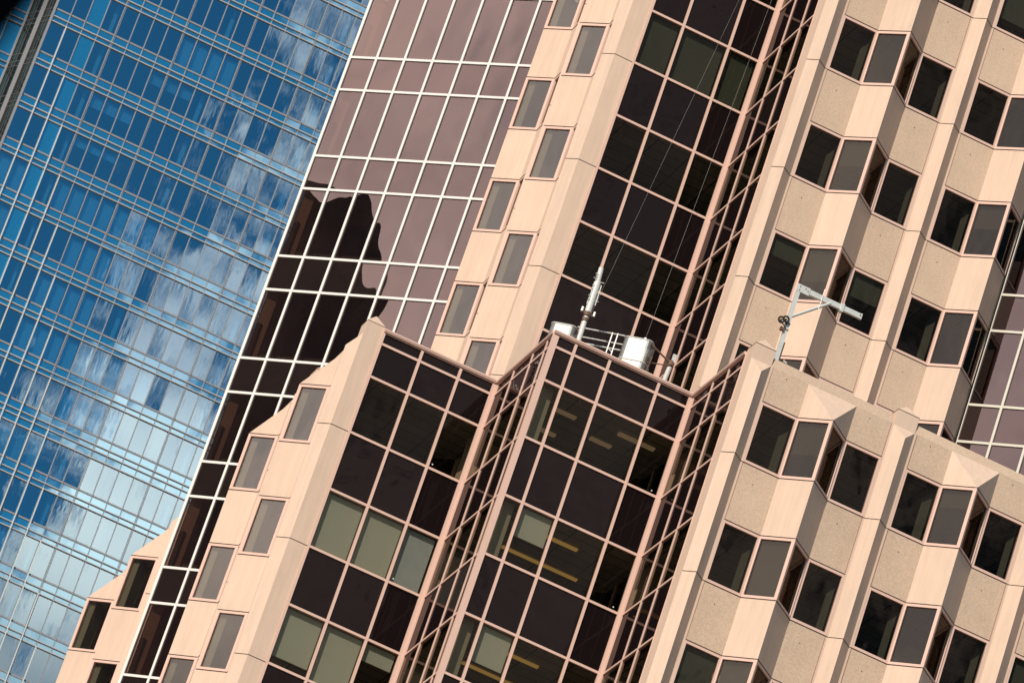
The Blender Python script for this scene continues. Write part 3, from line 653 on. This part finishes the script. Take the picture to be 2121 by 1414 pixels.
# ================================================================== BUILDING ACROSS THE STREET (seen mirrored in the bronze glass)
mir = thing('mirrored_building', 'dark brown high-rise silhouette mirrored in the bronze glass wall', 'building')
mb = MB(); prof = [(152, 0), (152, 155.6), (137.5, 155.8), (136.2, 156.5), (135.2, 156.2), (134.4, 155.2), (133.7, 153.9), (133.2, 152.2), (132.85, 150.2), (132.75, 0)]
np_ = len(prof); mb.v = [(-116, a, b + (EYE if b else 0)) for a, b in prof] + [(-135, a, b + (EYE if b else 0)) for a, b in prof]
mb.f = [tuple(range(np_)), tuple(range(2 * np_ - 1, np_ - 1, -1))] + [(k, np_ + k, np_ + (k + 1) % np_, (k + 1) % np_) for k in range(np_)]
mb.build('facade', 'mirrored', mir)

# ================================================================== DAVIT CRANE on the parapet
dv = thing('davit_crane', 'white steel davit arm with diagonal brace standing on the right-hand parapet', 'crane')
y = 143.3; e = EYE
M1 = MB(); M1.prism([(41.23, y - .055), (41.35, y - .055), (41.35, y + .055), (41.23, y + .055)], 72.05 + e, 75.0 + e); M1.build('post', 'galv', dv)
arm = MB(); arm.box(41.36, y - 0.05, 74.86 + e - 0.02, 43.34, y + 0.05, 75.0 + e)
am = arm.build('arm', 'galv', dv)
MB().box(43.335, y - 0.056, 74.83 + e, 43.365, y + 0.056, 75.01 + e).build('end_plate', 'galv', am)
gp = MB(); gp.prism([(41.2, y - 0.066), (41.62, y - 0.066), (41.62, y - 0.056), (41.2, y - 0.056)], 74.78 + e, 75.02 + e); gp.build('gusset_plate', 'galv', am)
for bx, bz in ((41.3, 74.95), (41.3, 74.84), (41.48, 74.95), (41.56, 74.9), (43.3, 74.94)): MB().tube((bx, y - 0.085, bz + e), (bx, y - 0.05, bz + e), 0.016).build('bolt', 'rust', am)
br = MB(); br.tube((41.33, y - 0.02, 73.95 + e), (42.35, y - 0.02, 74.90 + e), 0.045); br.build('brace', 'galv', dv)
cl = MB(); cl.box(42.66, y - 0.075, 74.78 + e, 42.76, y + 0.075, 75.04 + e); cl.build('sliding_collar', 'galv', am)
wh = MB(); wh.torus((41.17, y - 0.14, 73.74 + e), (0, 1, 0.15), 0.085, 0.03); wh.torus((41.02, y - 0.2, 73.63 + e), (0, 1, 0.15), 0.085, 0.03); wh.build('caster_wheel', 'rubber', dv)
hb = MB(); hb.tube((41.17, y - 0.16, 73.74 + e), (41.17, y - 0.08, 73.74 + e), 0.03); hb.tube((41.02, y - 0.22, 73.63 + e), (41.02, y - 0.14, 73.63 + e), 0.03); hb.tube((41.02, y - 0.16, 73.63 + e), (41.26, y - 0.06, 73.5 + e), 0.018); hb.tube((41.17, y - 0.1, 73.74 + e), (41.26, y - 0.06, 73.6 + e), 0.018)
hb.box(41.1, y - 0.12, 73.38 + e, 41.22, y - 0.02, 73.48 + e); hb.build('wheel_bracket', 'rust', dv)
for zz_ in (73.46, 73.66): MB().box(41.215, y - 0.07, zz_ + e, 41.365, y + 0.07, zz_ + 0.03 + e).build('clamp_band', 'rust', dv)
MB().box(41.375, y - 0.03, 72.3 + e, 41.40, y + 0.03, 73.1 + e).build('backing_strip', 'rust', dv)
bs = MB(); bs.box(41.12, y - 0.12, 72.24 + e, 41.52, y + 0.14, 72.30 + e); bs.tube((41.48, y - 0.1, 72.5 + e), (41.6, y - 0.1, 72.46 + e), 0.03); bs.build('base_plate', 'galv', dv)
rp = MB(); rp.tube((42.03, y - 0.07, 74.5 + e), (42.03, y - 0.07, 75.2 + e), 0.008); rp.build('tie_rod', 'galv', am)

# ================================================================== TELESCOPIC MAST behind the central parapet
ma = thing('telescopic_mast', 'white telescopic mast with clamp collar rising behind the middle glass parapet', 'mast')
x, y = 36.83, 148.6
MB().tube((x + 0.02, y, 72.3 + e), (x, y, 73.85 + e), 0.075, n=14).build('lower_tube', 'whitepaint', ma)
col = MB(); col.tube((x, y, 73.62 + e), (x, y, 73.72 + e), 0.1, n=14); col.tube((x, y, 73.80 + e), (x, y, 73.92 + e), 0.12, n=14); col.box(x - 0.2, y - 0.04, 73.84 + e, x + 0.2, y + 0.04, 73.92 + e)
cc = col.build('clamp_collar', 'rust', ma)
for s in (-1, 1): MB().tube((x + s * 0.2, y - 0.05, 73.86 + e), (x + s * 0.2, y - 0.05, 74.0 + e), 0.04, n=10).build('clamp_knob', 'galv', cc)
MB().tube((x, y, 73.92 + e), (x - 0.01, y, 74.95 + e), 0.1, 0.105, n=14).build('middle_tube', 'whitepaint', ma)
MB().tube((x - 0.01, y, 74.95 + e), (x - 0.04, y, 75.45 + e), 0.078, n=14).build('upper_tube', 'whitepaint', ma)
mb_ = MB()
for i, (s, zz_) in enumerate(((-1, 74.3), (-1, 74.42), (1, 74.6), (-1, 74.66), (1, 74.98), (-1, 75.02), (-1, 75.1), (-1, 75.18), (1, 74.34), (-1, 74.78))):
    mb_.tube((x, y - 0.05, zz_ + e), (x + s * (0.15 + 0.02 * (i % 3)), y - 0.08, zz_ + e + 0.01), 0.014, n=6)
mb_.tube((x - 0.13, y - 0.06, 74.15 + e), (x - 0.1, y - 0.06, 74.85 + e), 0.012, n=6); mb_.tube((x + 0.13, y - 0.06, 74.2 + e), (x + 0.12, y - 0.06, 74.9 + e), 0.018, n=6)
mb_.build('bracket', 'galv', ma)

# ================================================================== SUSPENDED WORK PLATFORM on the roof
pf = thing('work_platform', 'silvery perforated window-cleaning cradle with rails lying on the roof behind the glass parapet', 'platform')
P0 = Vector((36.45, 150.62)); P1 = Vector((39.2, 148.90)); dd = (P1 - P0).normalized(); nn = Vector((dd.y, -dd.x)); PL = (P1 - P0).length
def rp2(a, o): v = P0 + dd * a + nn * o; return (v.x, v.y)
def basket(a, b, zt_, zb_):
    r_ = 0.16; pts = []
    for cx_, cy_, t0 in ((b - r_, 0.33, 0), (a + r_, 0.33, 90), (a + r_, -0.33, 180), (b - r_, -0.33, 270)):
        s = 1 if cy_ > 0 else -1
        for k in range(5):
            t = R(t0 + k * 22.5); pts.append(rp2(cx_ + r_ * math.cos(t), cy_ - s * r_ + r_ * math.sin(t)))
    m = MB(); n = len(pts)
    inner = [tuple(Vector(p) + (Vector(rp2((a + b) / 2, 0)) - Vector(p)) * 0.04) for p in pts]
    for i in range(n):
        j = (i + 1) % n
        m.hexa([(*pts[i], zb_), (*pts[j], zb_), (*pts[j], zt_), (*pts[i], zt_)], [(*inner[i], zb_), (*inner[j], zb_), (*inner[j], zt_), (*inner[i], zt_)])
    ob = m.build('basket', 'mesh', pf)
    rr = MB()
    for zz_ in (zt_, zb_ + 0.25, zb_):
        for i in range(n): rr.tube((*pts[i], zz_), (*pts[(i + 1) % n], zz_), 0.02, n=6)
    rr.build('rim', 'galv', ob)
    MB().prism(pts, zb_ - 0.03, zb_).build('basket_floor', 'galv', ob)
    return ob
zr = 74.0 + e; zf = 73.0 + e
basket(0.0, 0.80, zr, zf); basket(2.33, 3.22, zr, zf)
m = MB()
for o_, zz_ in ((0.3, zr), (0.3, zr - 0.5), (-0.3, zr), (0.3, zf), (-0.3, zf)): m.tube((*rp2(0.85, o_), zz_), (*rp2(2.35, o_), zz_), 0.022, n=8)
for a in (0.95, 1.05, 1.95, 2.12): m.tube((*rp2(a, 0.3), zf), (*rp2(a, 0.3), zr + 0.03), 0.022, n=8)
m.tube((*rp2(1.95, 0.3), zr - 0.5), (*rp2(2.12, 0.3), zr - 0.62), 0.012, n=6)
m.build('rail', 'galv', pf)
MB().prism([rp2(0.85, .3), rp2(2.35, .3), rp2(2.35, -.3), rp2(0.85, -.3)], zf - 0.04, zf).build('deck', 'galv', pf)
m = MB(); a0 = rp2(3.2, 0.28); a1 = (39.80, 148.75)
m.tube((*a0, zr - 0.1), (*a1, 73.62 + e), 0.03, n=8); m.tube((*rp2(3.2, 0.28), zr - 0.72), (*a1, 73.55 + e), 0.018, n=6)
m.tube((*rp2(3.2, 0.2), zr - 0.1), (*rp2(3.15, 0.25), zf), 0.02, n=6); m.tube((*rp2(3.35, 0.25), zr - 0.5), (*rp2(3.3, 0.25), zf), 0.015, n=6); m.tube((*rp2(3.2, 0.2), zr - 0.5), (*rp2(3.35, 0.25), zr - 0.5), 0.012, n=6)
m.build('brace', 'rust', pf)
jp = MB().tube((39.76, 148.9, 72.4 + e), (39.80, 148.75, 73.55 + e), 0.075, n=12).build('jib_post', 'whitepaint', pf)
MB().tube((39.80, 148.70, 73.50 + e), (39.80, 148.80, 73.70 + e), 0.09, n=12).build('pivot', 'rust', jp)
MB().box(39.78, 148.72, 73.68 + e, 39.90, 148.78, 73.95 + e).build('stop_plate', 'galv', jp)
MB().tube((*rp2(2.95, 0.2), zr - 0.02), (*rp2(2.95, 0.2), zr + 0.10), 0.05, n=8).build('hoist', 'galv', pf)
cb = rp2(2.95, 0.2); zc = zr + 0.05
MB().tube((*cb, zc), (40.32, 152.45, 95.0), 0.0035, n=5).build('cable', 'cablegrey', pf)
MB().tube((*rp2(1.05, 0.3), zr - 0.05), (39.72, 152.5, 95.0), 0.003, n=5).build('cable', 'cablegrey', pf)

# ================================================================== OUT-OF-FOCUS FOREGROUND
# dark underside of a street canopy a few metres from the lens
fo = cam.matrix_world.to_3x3(); k_ = 6.0 / (camd.lens / 36.0 * 2121.0)
def near(px, py, dist): return cam.matrix_world.translation + fo @ Vector(((px - 1060.5) * k_ * dist / 6, -(py - 707) * k_ * dist / 6, -dist))
M['canopy'] = solid('black_painted_steel', (0.006, 0.006, 0.007), 0.9, 0.0, spec=0.0)
pa, pb = near(125, -50, 6.0), near(-60, 165, 6.0)
dv_ = (pb - pa).normalized(); outw = fo @ Vector((-0.77, 0.64, 0)); bk = fo @ Vector((0, 0, 1))
pa -= dv_ * 0.8; pb += dv_ * 0.8
q = [pa, pb, pb + outw * 0.9, pa + outw * 0.9]
cn = MB(); cn.hexa(q, [p + bk * 0.35 - outw * -0.02 for p in q]); co = cn.build('canopy', 'canopy')
tag(co, 'black blurred canopy edge cutting off the top left corner', 'canopy')
